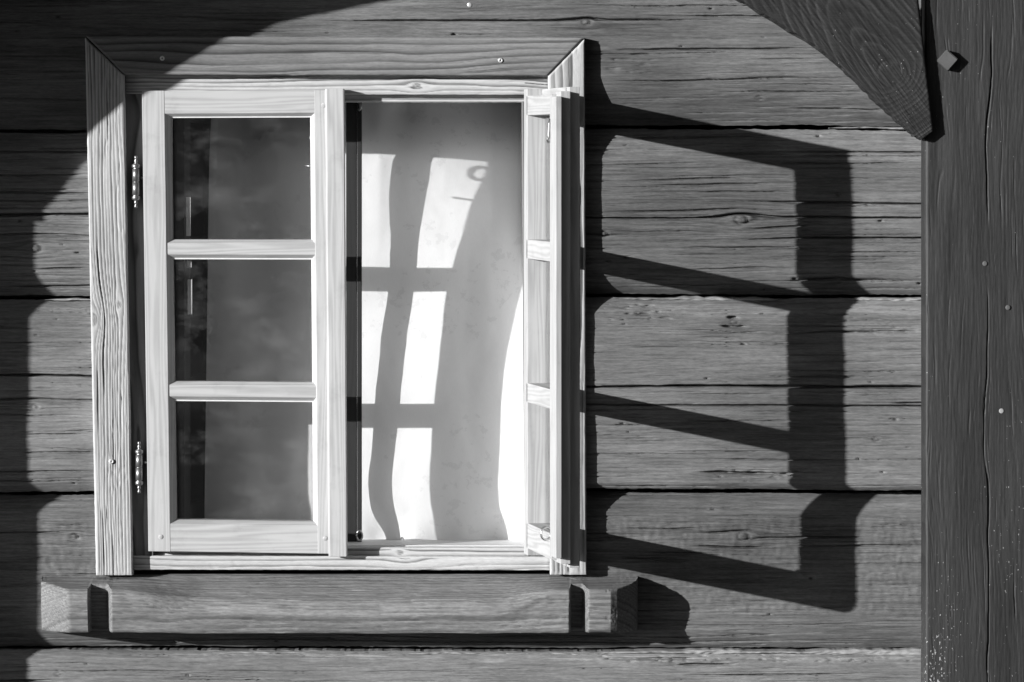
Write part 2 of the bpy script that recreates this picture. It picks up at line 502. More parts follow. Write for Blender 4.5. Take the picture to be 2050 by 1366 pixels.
roof = empty('unseen_roof', (0, -0.3, 2.6))  # out of view, overhang sized to shut out sky light
tag(roof, 'unseen boarded eave roof above the window, overhang shaped to block sky light', 'roof', kind='thing')
for i in range(5):
    box('shade_soffit_board', (-4, -0.37 + i * .105, 2.40), (4, -0.37 + i * .105 + .102, 2.425), M['roof'], roof)  # boards added to deepen the shade under the eave
for i in range(12):
    yy0 = -1.20 + i * 0.150
    k = lambda y: 2.56 + (y + 1.20) * 0.30
    bm = bmesh.new(); vv = []
    for (x, y, dz) in ((-4, yy0, 0), (4, yy0, 0), (4, yy0 + .147, 0), (-4, yy0 + .147, 0), (-4, yy0, .03), (4, yy0, .03), (4, yy0 + .147, .03), (-4, yy0 + .147, .03)):
        vv.append(bm.verts.new((x, y, k(y) + dz)))
    for f in ((3, 2, 1, 0), (4, 5, 6, 7), (0, 1, 5, 4), (1, 2, 6, 5), (2, 3, 7, 6), (3, 0, 4, 7)): bm.faces.new([vv[a] for a in f])
    me = bpy.data.meshes.new('roof_board'); bm.to_mesh(me); bm.free()
    put('roof_board', me, M['roof'], roof)

# ---------------------------------------------------------------- log wall
wall = empty('log_wall', (0, 0, 0))
tag(wall, 'weathered horizontal log wall with cracked hewn timbers around the window', 'wall', kind='thing')

def poly(pts, x): return np.interp(x, [p[0] for p in pts], [p[1] for p in pts])
J = [
    [(-1300, -112), (3300, -112)],
    [(-1300, 261), (180, 263), (700, 259), (1180, 255), (1600, 255), (1850, 258), (3300, 258)],
    [(-1300, 598), (180, 597), (1190, 592), (1400, 595), (1850, 595), (3300, 594)],
    [(-1300, 990), (190, 989), (1190, 983), (1850, 986), (3300, 986)],
    [(-1300, 1300), (200, 1299), (1200, 1303), (1850, 1303), (3300, 1303)],
    [(-1300, 1650), (3300, 1650)],
]

def log(name, jt, jb, xa, xb, d, seed, cracks=(), knots=(), wt=55, wb=48, rt=.036, rb=.034, pits=25, small=60, tool=None, fine=True, chips=(), bleach=(), tone=0.0):
    if fine:
        xs = np.unique(np.concatenate([np.arange(max(xa, -80), min(xb, 1900), 4.0), np.linspace(xa, max(xa, -80), 25) if xa < -80 else [xa], np.linspace(min(xb, 1900), xb, 25) if xb > 1900 else [xb]]))
        ny = 300
    else:
        xs = np.linspace(xa, xb, 160); ny = 50
    top_s = poly(jt, xs) + 4 + 1.6 * fbm(xs / 60, xs * 0, seed + 40); bot_s = poly(jb, xs) - 4 + 1.8 * fbm(xs / 70, xs * 0, seed + 50)
    top = poly(jt, xs) + 4 + 1.6 * fbm(xs / 60, xs * 0, seed + 40) + 0.8 * vn(xs / 7, xs * 0, seed + 41)
    bot = poly(jb, xs) - 4 + 1.8 * fbm(xs / 70, xs * 0, seed + 50) + 0.8 * vn(xs / 8, xs * 0, seed + 51)
    v = np.linspace(0, 1, ny)[:, None]
    PX = xs[None, :] + 0 * v; PY = top[None, :] * (1 - v) + bot[None, :] * v
    _, g = rings(PX, PY, seed, 9, 10, knots, 1.6)
    psi = PY + 5 * fbm(PX / 600, PY / 140, seed + 15, 2)
    near = np.zeros_like(PX)
    for ks, kt, R, el in knots:
        ds = (PX - ks) / el; dt = PY - kt; r2 = ds * ds + dt * dt
        psi = psi - dt * R * R / (r2 + R * R * .6) * .75
        near = np.maximum(near, np.exp(-((PX - ks) / (R * 9)) ** 2 - (dt / (R * 3.2)) ** 2))
    D = d + .0032 * fbm(PX / 420, PY / 110, seed + 1, 3) + .0008 * fbm(PX / 70, PY / 30, seed + 6, 2) - (.00012 + .0008 * near) * g + .00022 * fbm(PX / 45, PY / 3.2, seed + 2, 2)
    # hewn shoulders: nearly flat chamfers that wander a little along the log
    wl_ = 1 + 0.22 * fbm(PX / 350, PY * 0, seed + 3, 2)
    def shoulder(dist, w_, r_):
        k_ = np.clip(1 - np.maximum(dist, 0) / (w_ * wl_), 0, 1)
        return r_ * (k_ ** 1.12 * .75 + .25 * k_ ** 4)
    D = D - shoulder(PY - top_s[None, :], wt, rt) - shoulder(bot_s[None, :] - PY, wb, rb)
    rng = random.Random(seed)
    cl = list(cracks)
    ya, yb_ = poly(jt, 1000) + 8, poly(jb, 1000) - 8
    xa_, xb_ = max(xa, -100), min(xb, 1900)
    span = (xb_ - xa_) / 2000
    for i in range(int(small * .55)):
        L = rng.uniform(70, 420); a = rng.uniform(xa_ - 60, xb_)
        cl.append((rng.uniform(ya, yb_), a, a + L, rng.choice((0.85, 0.95, 1.1)), rng.uniform(.003, .007)))
    if fine:
        for i in range(int(520 * span)):      # hairline checks
            L = rng.uniform(25, 190); a = rng.uniform(xa_ - 40, xb_)
            cl.append((rng.uniform(ya, yb_), a, a + L, rng.choice((0.7, 0.8, .9)), rng.uniform(.0014, .0042)))
    for (c, a, b, w_, dep) in cl:
        i0, i1 = np.searchsorted(xs, (a, b))
        if i1 - i0 < 3: continue
        vm = (c - top[i0]) / (bot[i0] - top[i0]); rr_ = 34.0 / (bot[i0] - top[i0])
        r0_, r1_ = max(0, int((vm - rr_) * ny)), min(ny, int((vm + rr_) * ny) + 1)
        if r1_ - r0_ < 2: continue
        x = xs[i0:i1][None, :]
        tp = np.minimum(sstep(a, a + (b - a) * .3, x), sstep(b, b - (b - a) * .3, x))
        sd = int(abs(c) * 7 + abs(a)) % 9973
        yc = c + 2.6 * fbm(x / 260, x * 0, sd, 2) * min(1, (b - a) / 250) + .5 * vn(x / 30, x * 0, sd + 1)
        ww = w_ * .62 * (0.6 + 0.4 * tp) * (1 + .35 * vn(x / 60, x * 0, sd + 3)) + .30
        k = np.clip(1.35 - np.abs(psi[r0_:r1_, i0:i1] - yc) / ww, 0, 1)
        D[r0_:r1_, i0:i1] -= dep * tp * k
    for i in range(int(pits * .45)):
        px = rng.uniform(max(xa, -60), min(xb, 1900)); py = rng.uniform(poly(jt, px) + 12, poly(jb, px) - 12); r_ = rng.uniform(1.0, 2.6)
        i0, i1 = np.searchsorted(xs, (px - 14, px + 14))
        e = ((PX[:, i0:i1] - px) / 1.5) ** 2 + (PY[:, i0:i1] - py) ** 2
        D[:, i0:i1] -= 0.008 * np.clip(1.3 - np.sqrt(e) / r_, 0, 1)
    for ks, kt, R, el in knots:
        rr = np.sqrt((PX - ks) ** 2 / 1.5 + (PY - kt) ** 2)
        D = D - .003 * np.exp(-((rr - R * .62) / 2.2) ** 2) + .002 * sstep(R * .6, R * .45, rr)
    for x0_, x1_, y0_, y1_, dp in chips:      # splintered places
        z = sstep(x0_, x0_ + 25, PX) * sstep(x1_, x1_ - 25, PX) * sstep(y0_, y0_ + 6, PY) * sstep(y1_, y1_ - 6, PY)
        D = D - z * dp * .55 * sstep(.12, .5, fbm(PX / 38, PY / 6, seed + 61, 4)) - z * dp * .6 * sstep(.42, .6, fbm(PX / 14, PY / 4, seed + 62, 3))
    if tool:   # adze chatter
        z = sstep(tool[0], tool[0] + 20, PY) * sstep(tool[1], tool[1] - 20, PY)
        D = D + z * .0010 * (fbm(PX / 6, PY / 16, seed + 8, 2) + .5 * vn(PX / 11, PY / 5, seed + 12))
    hole = (PX > 226) & (PX < 1128) & (PY > 108) & (PY < 1158)
    gg = np.clip((.10 + .4 * near) * g + 0.55 * (fbm(PX / 120, PY / 4.5, seed + 21, 3) * .6 + .5) + .5 * (fbm(PX / 260, PY / 60, seed + 24, 3) * .7 + .5) - .12, 0, 1)
    gg = .32 + tone + .58 * gg
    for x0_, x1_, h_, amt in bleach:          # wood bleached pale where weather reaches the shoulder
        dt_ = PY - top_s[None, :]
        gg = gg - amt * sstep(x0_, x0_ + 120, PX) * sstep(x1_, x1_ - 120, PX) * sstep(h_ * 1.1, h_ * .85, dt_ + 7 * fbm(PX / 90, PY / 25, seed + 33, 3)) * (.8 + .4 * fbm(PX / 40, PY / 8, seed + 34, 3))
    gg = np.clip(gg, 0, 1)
    return relief(name, PX, PY, D, d, -0.20, M['log'], wall, gg, hole)

XL, XR = -1300, 3300
log('log', [(-1300, -470), (3300, -470)], J[0], XL, XR, .006, 101, fine=False, small=0, pits=0)
log('log', J[0], J[1], XL, XR, .010, 11, wb=100, rb=.044, tone=.15,
    cracks=[(40, 560, 1500, 2.2, .016), (33, 1250, 1900, 2.2, .010), (99, 1200, 1660, 2.6, .012), (13, 1080, 1750, 1.8, .008), (160, 1190, 1720, 2.0, .01),
            (188, 1420, 1760, 1.6, .008), (222, 1560, 1800, 2.2, .01), (173, 1520, 1730, 1.6, .006), (120, 1500, 1660, 1.6, .006), (70, 880, 1000, 1.6, .006),
            (62, 300, 640, 1.8, .008)],
    knots=[(1175, 44, 9, 2.2), (1522, 196, 5, 2)], pits=40, chips=[(1205, 1320, 98, 150, .005)])
logB = dict(wt=60, wb=44, rt=.034, rb=.032)
log('log', J[1], J[2], XL, 234, .006, 23, cracks=[(430, -500, 600, 3.6, .024), (474, -200, 230, 2.0, .01), (573, 0, 236, 2.6, .012), (303, -80, 236, 2.2, .01), (352, -80, 200, 2.0, .01), (388, -80, 236, 2.2, .01), (405, -80, 236, 1.8, .008), (296, 60, 230, 1.6, .008), (537, 60, 180, 2.2, .01)],
    knots=[(72, 497, 13, 2.2)], small=26, tone=.08, **logB)
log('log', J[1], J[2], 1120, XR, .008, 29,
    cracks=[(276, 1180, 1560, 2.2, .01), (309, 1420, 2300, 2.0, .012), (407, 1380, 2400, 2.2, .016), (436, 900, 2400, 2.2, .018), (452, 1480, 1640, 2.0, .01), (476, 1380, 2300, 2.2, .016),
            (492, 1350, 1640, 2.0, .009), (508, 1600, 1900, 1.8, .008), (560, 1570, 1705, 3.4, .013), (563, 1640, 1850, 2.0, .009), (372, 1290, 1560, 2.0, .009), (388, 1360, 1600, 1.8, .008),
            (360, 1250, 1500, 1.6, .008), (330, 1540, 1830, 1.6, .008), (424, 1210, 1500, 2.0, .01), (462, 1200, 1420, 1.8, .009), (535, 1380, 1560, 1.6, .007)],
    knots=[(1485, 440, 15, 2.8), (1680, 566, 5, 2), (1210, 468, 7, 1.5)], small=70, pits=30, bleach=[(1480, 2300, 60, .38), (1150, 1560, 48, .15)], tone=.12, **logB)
log('log', J[2], J[3], XL, 236, .012, 37, cracks=[(755, -500, 600, 3.6, .024), (803, -400, 500, 1.9, .012), (905, 20, 236, 1.8, .008), (942, -80, 236, 2.0, .009), (962, -80, 236, 1.8, .008), (870, 40, 180, 2.0, .008)],
    knots=[(70, 815, 7, 1.8), (180, 622, 6, 1.4)], wt=34, wb=20, rt=.030, rb=.020, small=26)
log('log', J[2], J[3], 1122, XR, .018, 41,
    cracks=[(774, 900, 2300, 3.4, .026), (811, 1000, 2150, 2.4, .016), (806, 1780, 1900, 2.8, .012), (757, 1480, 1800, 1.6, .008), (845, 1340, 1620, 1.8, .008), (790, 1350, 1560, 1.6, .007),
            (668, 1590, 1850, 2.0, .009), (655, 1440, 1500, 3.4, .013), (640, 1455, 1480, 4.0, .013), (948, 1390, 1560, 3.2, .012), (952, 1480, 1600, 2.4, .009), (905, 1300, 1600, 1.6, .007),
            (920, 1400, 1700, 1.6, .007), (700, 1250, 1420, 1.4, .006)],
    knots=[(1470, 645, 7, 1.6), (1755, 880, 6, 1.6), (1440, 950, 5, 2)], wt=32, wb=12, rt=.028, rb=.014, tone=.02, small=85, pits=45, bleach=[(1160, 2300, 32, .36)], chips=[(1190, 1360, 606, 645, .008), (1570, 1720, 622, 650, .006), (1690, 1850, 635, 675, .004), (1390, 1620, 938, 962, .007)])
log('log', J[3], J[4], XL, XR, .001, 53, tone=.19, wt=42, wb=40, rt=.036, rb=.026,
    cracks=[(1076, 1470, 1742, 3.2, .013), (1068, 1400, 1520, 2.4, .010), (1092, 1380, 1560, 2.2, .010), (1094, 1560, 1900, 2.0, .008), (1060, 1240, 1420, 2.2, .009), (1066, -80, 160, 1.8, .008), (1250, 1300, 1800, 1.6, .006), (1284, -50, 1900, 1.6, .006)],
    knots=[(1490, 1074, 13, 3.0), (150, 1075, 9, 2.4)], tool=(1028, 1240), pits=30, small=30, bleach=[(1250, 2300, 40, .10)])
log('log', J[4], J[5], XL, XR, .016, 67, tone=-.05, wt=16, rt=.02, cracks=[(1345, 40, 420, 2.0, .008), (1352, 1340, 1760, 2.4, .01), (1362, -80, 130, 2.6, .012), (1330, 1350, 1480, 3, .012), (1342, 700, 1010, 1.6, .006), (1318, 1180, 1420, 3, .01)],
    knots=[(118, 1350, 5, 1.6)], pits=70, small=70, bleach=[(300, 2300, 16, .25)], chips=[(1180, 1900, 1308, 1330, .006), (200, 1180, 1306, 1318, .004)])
log('log', J[5], [(-1300, 1990), (3300, 1990)], XL, XR, .010, 71, fine=False, small=0, pits=0)
log('log', [(-1300, 1990), (3300, 1990)], [(-1300, 2150), (3300, 2150)], XL, XR, .008, 73, fine=False, small=0, pits=0)

for px_, py_, dd_ in ((940, 10, .010), (745, 30, .0)):
    if dd_: lathe('peg', [(.005, -.006), (.005, .0012), (.0042, .002), (.001, .0018)], W(px_, py_, dd_), M['screw'] if px_ == 940 else M['log'], wall, axis=(0, -1, 0), seg=12)
# oakum packed into the joints
def oakum(xa, xb, jt, dy, hh, d, seed):
    xs = np.arange(xa, xb, 2.5); k = 14
    th = np.linspace(0, math.pi, k)[:, None]
    w_ = hh * (0.55 + 0.55 * np.abs(fbm(xs / 48, xs * 0, seed, 3)) + .12 * vn(xs / 14, xs * 0, seed + 1)) * sstep(xa, xa + 25, xs) * sstep(xb, xb - 25, xs) * (.35 + .65 * sstep(-.35, .2, vn(xs / 130, xs * 0, seed + 8))) + .4
    yc = poly(jt, xs) + dy + 2.0 * fbm(xs / 60, xs * 0, seed + 2)
    PX = xs[None, :] + 0 * th; PY = yc[None, :] - np.cos(th) * w_[None, :]
    D = d + np.sin(th) * .012 * (0.7 + .5 * fbm(PX / 34, PY / 6, seed + 3, 3)) + .0014 * vn(PX / 12, PY / 2.0 + PX / 14, seed + 4)
    return tag(relief('chinking', PX, PY, D, d, d - .05, M['oakum'], wall), kind='stuff')
oakum(1180, 1900, J[4], 3, 8.5, .000, 5)
oakum(420, 1180, J[4], 6, 3.0, -.004, 6)
oakum(1660, 1850, J[1], 0, 5, -.022, 7)
oakum(1230, 1560, J[2], 5, 6, -.010, 8)
oakum(90, 236, J[2], 4, 6, -.012, 9)
oakum(1700, 1900, J[2], 5, 5, -.010, 10)

# ---------------------------------------------------------------- the window
win = empty('casement_window', W(640, 1150, .03))
tag(win, 'pale wooden casement window with mitred casing and one sash swung open', 'window', kind='thing')
CF, FF = .035, .005        # casing front, frame front
plank('casing_board', (170, 76), (248, 151), (265, 1152), (192, 1152), CF, -.02, 'v', M['casing_v'], win, seed=3, spacing=6.5, warp=7, depth=.0010,
      knots=[(640, 4, 20, 2.0), (610, 60, 9, 3.0)], r=3.5, cracks=10, sharp=1.6)
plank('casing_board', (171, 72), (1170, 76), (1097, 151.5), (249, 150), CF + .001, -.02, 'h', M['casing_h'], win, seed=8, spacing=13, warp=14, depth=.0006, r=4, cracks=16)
plank('casing_board', (1097, 152.5), (1170.5, 77), (1174, 1151), (1101, 1151), CF, -.02, 'v', M['casing_v'], win, seed=14, spacing=13, warp=14, depth=.0009, r=3.5, cracks=8, sharp=1.3)
for (sx_, sy_) in ((325, 117), (1002, 121), (223, 924)):
    c = W(sx_, sy_, CF + .001)
    lathe('screw', [(.0016, -.004), (.0016, .0012), (.0024, .0022), (.0042, .0022), (.0050, .0012), (.0050, -.004)], c, M['screw'], win, axis=(0, -1, 0))
# fixed frame
plank('frame_jamb', (249, 150), (300, 150), (308, 1142), (262, 1142), FF, -.05, 'v', M['frame_v'], win, seed=21, spacing=16, warp=46, depth=.0006, cracks=0)
plank('frame_jamb', (1049, 150), (1100, 150), (1102, 1142), (1054, 1142), FF, -.05, 'v', M['frame_v'], win, seed=22, spacing=12, warp=20, depth=.0006, cracks=0)
plank('frame_head', (250, 148), (1099, 149), (1099, 190), (250, 189), FF + .0015, -.05, 'h', M['frame_h'], win, seed=25, spacing=9, warp=12, depth=.0006, knots=[(835, 24, 11, 2.6)], cracks=6)
plank('frame_sill', (264, 1113), (1102, 1115), (1102, 1142), (266, 1141), FF + .003, -.05, 'h', M['frame_h'], win, seed=26, spacing=7, warp=8, depth=.0006, knots=[(812, -3, 16, 2.4)], cracks=6)
# rebates behind it
plank('head_rebate', (300, 183), (1056, 183), (1056, 205), (300, 205), -.020, -.06, 'h', M['frame_h'], win, seed=27, spacing=8, warp=6, cracks=0)
plank('sill_rebate', (300, 1096), (1056, 1097), (1056, 1118), (300, 1118), -.012, -.05, 'h', M['frame_h'], win, seed=28, spacing=8, warp=8, knots=[(800, 10, 9, 1.6)], cracks=2)
plank('jamb_rebate', (1044, 196), (1056, 196), (1060, 1100), (1050, 1100), -.020, -.06, 'v', M['frame_v'], win, seed=29, spacing=8, warp=6, cracks=0)
plank('jamb_rebate', (300, 196), (338, 196), (342, 1100), (306, 1100), -.026, -.06, 'v', M['frame_v'], win, seed=30, spacing=8, warp=6, cracks=0)
# linings through the thick wall
def bx(name, pxa, pxb, pya, pyb, da, db, mat, parent, bev=.0015):
    return box(name, (WX(pxa), -da, WZ(pyb)), (WX(pxb), -db, WZ(pya)), mat, parent, bev)
bx('lining_board', 300, 336, 150, 1112, -.0605, -.422, M['lining'], win)
bx('lining_board', 1052, 1100, 150, 1112, -.0605, -.422, M['lining'], win)
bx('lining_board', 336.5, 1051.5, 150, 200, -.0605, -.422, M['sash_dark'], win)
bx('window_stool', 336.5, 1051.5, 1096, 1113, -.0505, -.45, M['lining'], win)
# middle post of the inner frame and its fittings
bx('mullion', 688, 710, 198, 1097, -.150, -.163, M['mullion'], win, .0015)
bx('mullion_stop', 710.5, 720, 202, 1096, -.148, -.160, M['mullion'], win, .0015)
c = W(720, 1072, -.145)
wire('hook_eye', [c + Vector((.006 * math.cos(a), -.004, .010 * math.sin(a))) for a in np.linspace(0, 2 * math.pi, 16, endpoint=False)], .0018, M['brass'], win, True)
c = W(717, 212, -.142)
wire('latch', [c + Vector((0, 0, .008)), c + Vector((.004, -.004, .004)), c + Vector((.005, -.004, -.006)), c + Vector((.001, -.003, -.009))], .003, M['iron'], win)

def build_sash(name, parent, loc, place, free, rot=0.0):
    """place maps sash millimetres (u from the hinge, v down) and metres proud to coordinates about the sash origin."""
    s = bpy.data.objects.new(name, None); C.objects.link(s); s.empty_display_size = .05
    s.parent = parent; s.location = Vector(loc) - world_origin(parent); s.rotation_euler = (0, 0, rot)
    def add(nm, me, mat):
        co = np.empty(len(me.vertices) * 3); me.vertices.foreach_get('co', co); co = co.reshape(-1, 3)
        c = (co.min(0) + co.max(0)) / 2; me.vertices.foreach_set('co', (co - c).ravel())
        o = bpy.data.objects.new(nm, me); C.objects.link(o); me.materials.append(mat); o.parent = s; o.location = c
        return o
    F = FF + .020; G = FF + .007; B = -.025; E_ = FF
    add('stile', prism([(0, E_), (0, F), (45, F), (57, G), (57, B), (12, B), (12, E_)], 'v', 0, 926, place), M['sash_v'])
    if free == 'astragal':
        add('stile', prism([(341, B), (341, G), (349, F), (395, F), (395, -.004), (375, -.004), (375, B)], 'v', 0.3, 925.5, place), M['sash_v'])
        add('astragal', prism([(371, F - .002), (371, F + .008), (374, F + .011), (408, F + .011), (409.5, F + .008), (409.5, F - .012), (395.5, F - .012), (395.5, F - .002)], 'v', -2, 930, place), M['sash_v'])
    else:
        add('stile', prism([(341, G), (349, F), (385, F), (385, E_), (341, E_)], 'v', 0.3, 925.5, place,
                           extra=[([(341, E_ - .0005), (400, E_ - .0005), (400, -.0145), (341, -.0145)], 9, 917),
                                  ([(341, -.0150), (414, -.0150), (414, B - .001), (341, B - .001)], 19, 905)]), M['sash_v'])
    f = F - .0006
    add('rail', prism([(0.4, E_), (0.4, f), (46, f), (53, G), (53, B), (14, B), (14, E_)], 'u', 44.5, 352, place), M['sash_h'])
    add('rail', prism([(925.5, E_), (925.5, f), (870, f), (862, G), (862, B), (912, B), (912, E_)], 'u', 44.5, 352, place), M['sash_h'])
    for a in (303, 588):
        add('glazing_bar', prism([(a - 4, B), (a - 4, G), (a + 3, f - .0015), (a + 26, f - .0015), (a + 34, G), (a + 34, B)], 'u', 44.5, 352, place), M['sash_h'])
    for a, b in ((50, 302), (333, 587), (618, 866)):
        add('pane', prism([(54, G - .004), (54, G - .001), (344, G - .001), (344, G - .004)], 'v', a, b, place, bev=0), M['glass'])
    for a, b in ((53, 299), (337, 584), (622, 862)):       # putty showing along the glass
        add('putty', prism([(a - 1, G - .001), (a - 1, G + .0012), (a + 1.8, G + .0006), (a + 1.8, G - .001)], 'u', 56, 342, place, bev=0), M['putty'])
        add('putty', prism([(341.5, G - .001), (341.5, G + .0012), (339.4, G + .0006), (339.4, G - .001)], 'v', a, b, place, bev=0), M['putty'])
    return s, add

# closed sash, slightly out of square
q = [(284, 182), (689.5, 180), (695.5, 1112), (297, 1106)]     # for u 0..409.5, v 0..930
lo = W(284, 645, FF)
def place_closed(u, v, d):
    a, b = u / 409.5, v / 928.0
    px = (q[0][0] * (1 - a) + q[1][0] * a) * (1 - b) + (q[3][0] * (1 - a) + q[2][0] * a) * b
    py = (q[0][1] * (1 - a) + q[1][1] * a) * (1 - b) + (q[3][1] * (1 - a) + q[2][1] * a) * b
    return W(px, py, FF + .02) * 1.0 + Vector((0, FF + .02 - d, 0)) - lo
closed, addc = build_sash('sash', win, lo, place_closed, 'astragal')
closed['label'] = 'closed left sash with three panes'
for ya_, yb_, xx_ in ((395, 473, 372), (522, 536, 374), (560, 630, 375)):   # added to imitate bright slivers: pale batten close behind the glass
    o = bx('sliver_strip', xx_, xx_ + 9, ya_, yb_, -.010, -.013, M['putty'], closed, .0006)
# ring catch on its inner side
c = W(643, 276, -.03)
wire('catch', [c + Vector((-.010 + .011 * math.cos(a), .004, .014 * math.sin(a))) for a in np.linspace(0, 2 * math.pi, 18, endpoint=False)], .003, M['iron'], closed, True)
c = W(632, 334, -.03)
wire('catch', [c, c + Vector((-.022, .004, .002))], .0022, M['iron'], closed)

def hinge(px, ya, yb, parent):
    c = W(px, (ya + yb) / 2, FF + .019); h = (yb - ya) / 2000
    r = .0072
    prof = [(.001, -h), (.0032, -h + .001), (.0032, -h + .005), (.0018, -h + .007), (.0036, -h + .010), (.0036, -h + .013), (.0022, -h + .015), (.0080, -h + .018), (.0082, -h + .023), (.0046, -h + .026),
            (r, -h + .027), (r, -.0006), (.0046, 0), (r, .0006), (r, h - .027), (.0046, h - .026), (.0082, h - .023), (.0080, h - .018), (.0022, h - .015), (.0036, h - .013), (.0036, h - .010), (.0018, h - .007), (.0032, h - .005), (.0032, h - .001), (.001, h)]
    return lathe('hinge', prof, c, M['iron'], parent, seg=18)
hinge(272, 312, 417, closed); hinge(278.5, 884, 988, closed)
for px, py in ((282, 356), (287, 926)):
    c = W(px, py, FF + .012); lathe('hinge_pin', [(.0026, 0), (.0026, .008)], c, M['brass'], closed, axis=(1, 0, 0), seg=10)
for px, py in ((648, 211), (322, 1075), (651, 1078)):
    c = W(px, py, FF + .0205); lathe('peg', [(.0050, -.004), (.0050, -.0002), (.0044, .0004), (.001, .0006)], c, M['sash_h'], closed, axis=(0, -1, 0), seg=12)

# open sash, swung past square
ALPHA = math.radians(98.8)
piv = W(1096, 182, FF + .02)
def place_open(u, v, d): return Vector((-(u + 3) * .001, -(d - FF - .02), -(v - 3) * .001))
opened, addo = build_sash('sash', win, piv, place_open, 'stepped', ALPHA)
opened['label'] = 'right sash swung open past square'
def local_wire(nm, pts, r, mat, closed_=False):
    o = wire(nm, [place_open(*p) for p in pts], r, mat, None, closed_)
    o.parent = opened
    return o
local_wire('hook', [(346, 62, -.026), (347, 72, -.029), (347, 96, -.029), (346, 104, -.032), (344, 107, -.029)], .0022, M['iron'])
local_wire('ring_pull', [(344 + 1 * math.cos(a), 862 + 12 * math.sin(a), -.034 - .010 * math.cos(a)) for a in np.linspace(0, 2 * math.pi, 16, endpoint=False)], .0022, M['brass'], True)

# inner casement folded back into the room, seen edge-on through the closed sash
inn = bpy.data.objects.new('inner_sash', None); C.objects.link(inn); inn.parent = win
loc = W(352, 196, -.15); inn.location = loc - world_origin(win); inn.rotation_euler = (0, 0, math.radians(79))
def inner(nm, a, b, y0, y1, za, zb, mat):
    o = box(nm, (a, y0, -zb), (b, y1, -za), mat, None, .0015); o.parent = inn; return o
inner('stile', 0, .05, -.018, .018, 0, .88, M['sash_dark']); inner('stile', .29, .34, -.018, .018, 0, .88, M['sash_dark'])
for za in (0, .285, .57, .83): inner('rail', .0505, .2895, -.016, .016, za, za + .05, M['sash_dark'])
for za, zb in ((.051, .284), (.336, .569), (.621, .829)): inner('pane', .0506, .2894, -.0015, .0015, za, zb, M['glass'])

# ---------------------------------------------------------------- curtain
xs = np.arange(418, 1100, 5.0); ys = np.arange(150, 1094, 5.0)
PX, PY = np.meshgrid(xs, ys)
ky = np.interp(np.arange(0, 1300), [0, 150, 250, 320, 500, 650, 810, 950, 1000, 1035, 1060, 1094, 1300], [.256, .256, .255, .252, .233, .217, .204, .196, .195, .201, .207, .211, .213])
hk = np.hanning(91); hk /= hk.sum(); ky = np.convolve(np.pad(ky, 45, mode='edge'), hk, 'valid')
base = np.interp(PY, np.arange(0, 1300), ky)
dc = base + .00028 * np.clip(PX - 855, -95, 130) * sstep(620, 330, PY)
dc = dc - .010 * sstep(930, 1040, PX) * sstep(560, 800, PY)
dc = dc + (.016 * np.sin((PX - 430) / 66 + PY / 420) + .007 * np.sin((PX - 430) / 27 - PY / 300)) * sstep(740, 600, PX) + .03 * sstep(560, 418, PX) * sstep(600, 200, PY) + .004 * fbm(PX / 90, PY / 240, 77, 2)
dc = dc + .016 * np.exp(-((PX - 805) / 34) ** 2) * sstep(330, 210, PY)
dc = dc + (.010 * np.sin(PX / 38.0 + 1.0) + .006 * np.sin(PX / 17.0)) * sstep(1015, 1085, PY)
dc = dc + .0016 * fbm(PX / 40, PY / 60, 79, 3)
dc = dc + .055 * sstep(330, 190, PY)
dc = np.maximum(dc, .172)
PXs = PX - sstep(470, 418, PX) * 10 * (PY - 150) / 944
co = np.stack([WX(PXs, -.2), dc, WZ(PY, -.2)], -1).reshape(-1, 3)
ny, nx = PX.shape; idx = np.arange(nx * ny).reshape(ny, nx)
qd = np.stack([idx[:-1, :-1], idx[1:, :-1], idx[1:, 1:], idx[:-1, 1:]], -1).reshape(-1, 4)
me = mesh_np('curtain', co, qd, np.ones(len(qd), bool))
cur = empty('curtain', W(760, 1090, -.2))
tag(cur, 'thin pale curtain hanging inside the window, crossed by sunlit patches', 'curtain')
put('cloth', me, M['curtain'], cur)
# unseen second layer just behind, added to bounce light back through the cloth
co2 = co.copy().reshape(ny, nx, 3); co2[:, :, 1] += .024 + .004 * np.sin(PX / 47.0); co2 = co2[:, 3:, :]
id2 = np.arange(ny * (nx - 3)).reshape(ny, nx - 3)
q2 = np.stack([id2[:-1, :-1], id2[1:, :-1], id2[1:, 1:], id2[:-1, 1:]], -1).reshape(-1, 4)
put('bounce_cloth', mesh_np('bounce_cloth', co2.reshape(-1, 3), q2, np.ones(len(q2), bool)), M['bounce_layer'], cur)
# embroidered edge band
pts = [(PXs[j, 0] + .5, PY[j, 0], dc[j, 0]) for j in range(ny)]
eb = np.array([[(WX(p[0] + o_, -.2), p[2] - .0012, WZ(p[1], -.2)) for o_ in (0, 7, 14)] for p in pts]).reshape(-1, 3)
eb[:, 1] += .0008 * vn(np.arange(len(eb)) / 2.3, np.zeros(len(eb)), 5)
ii = np.arange(ny * 3).reshape(ny, 3)
qe = np.stack([ii[:-1, :-1], ii[1:, :-1], ii[1:, 1:], ii[:-1, 1:]], -1).reshape(-1, 4)
put('hem', mesh_np('hem', eb, qe, np.ones(len(qe), bool)), M['curtain'], cur)
wire('rod', [W(345, 140, -.345), W(1110, 140, -.345)], .006, M['iron'], cur)

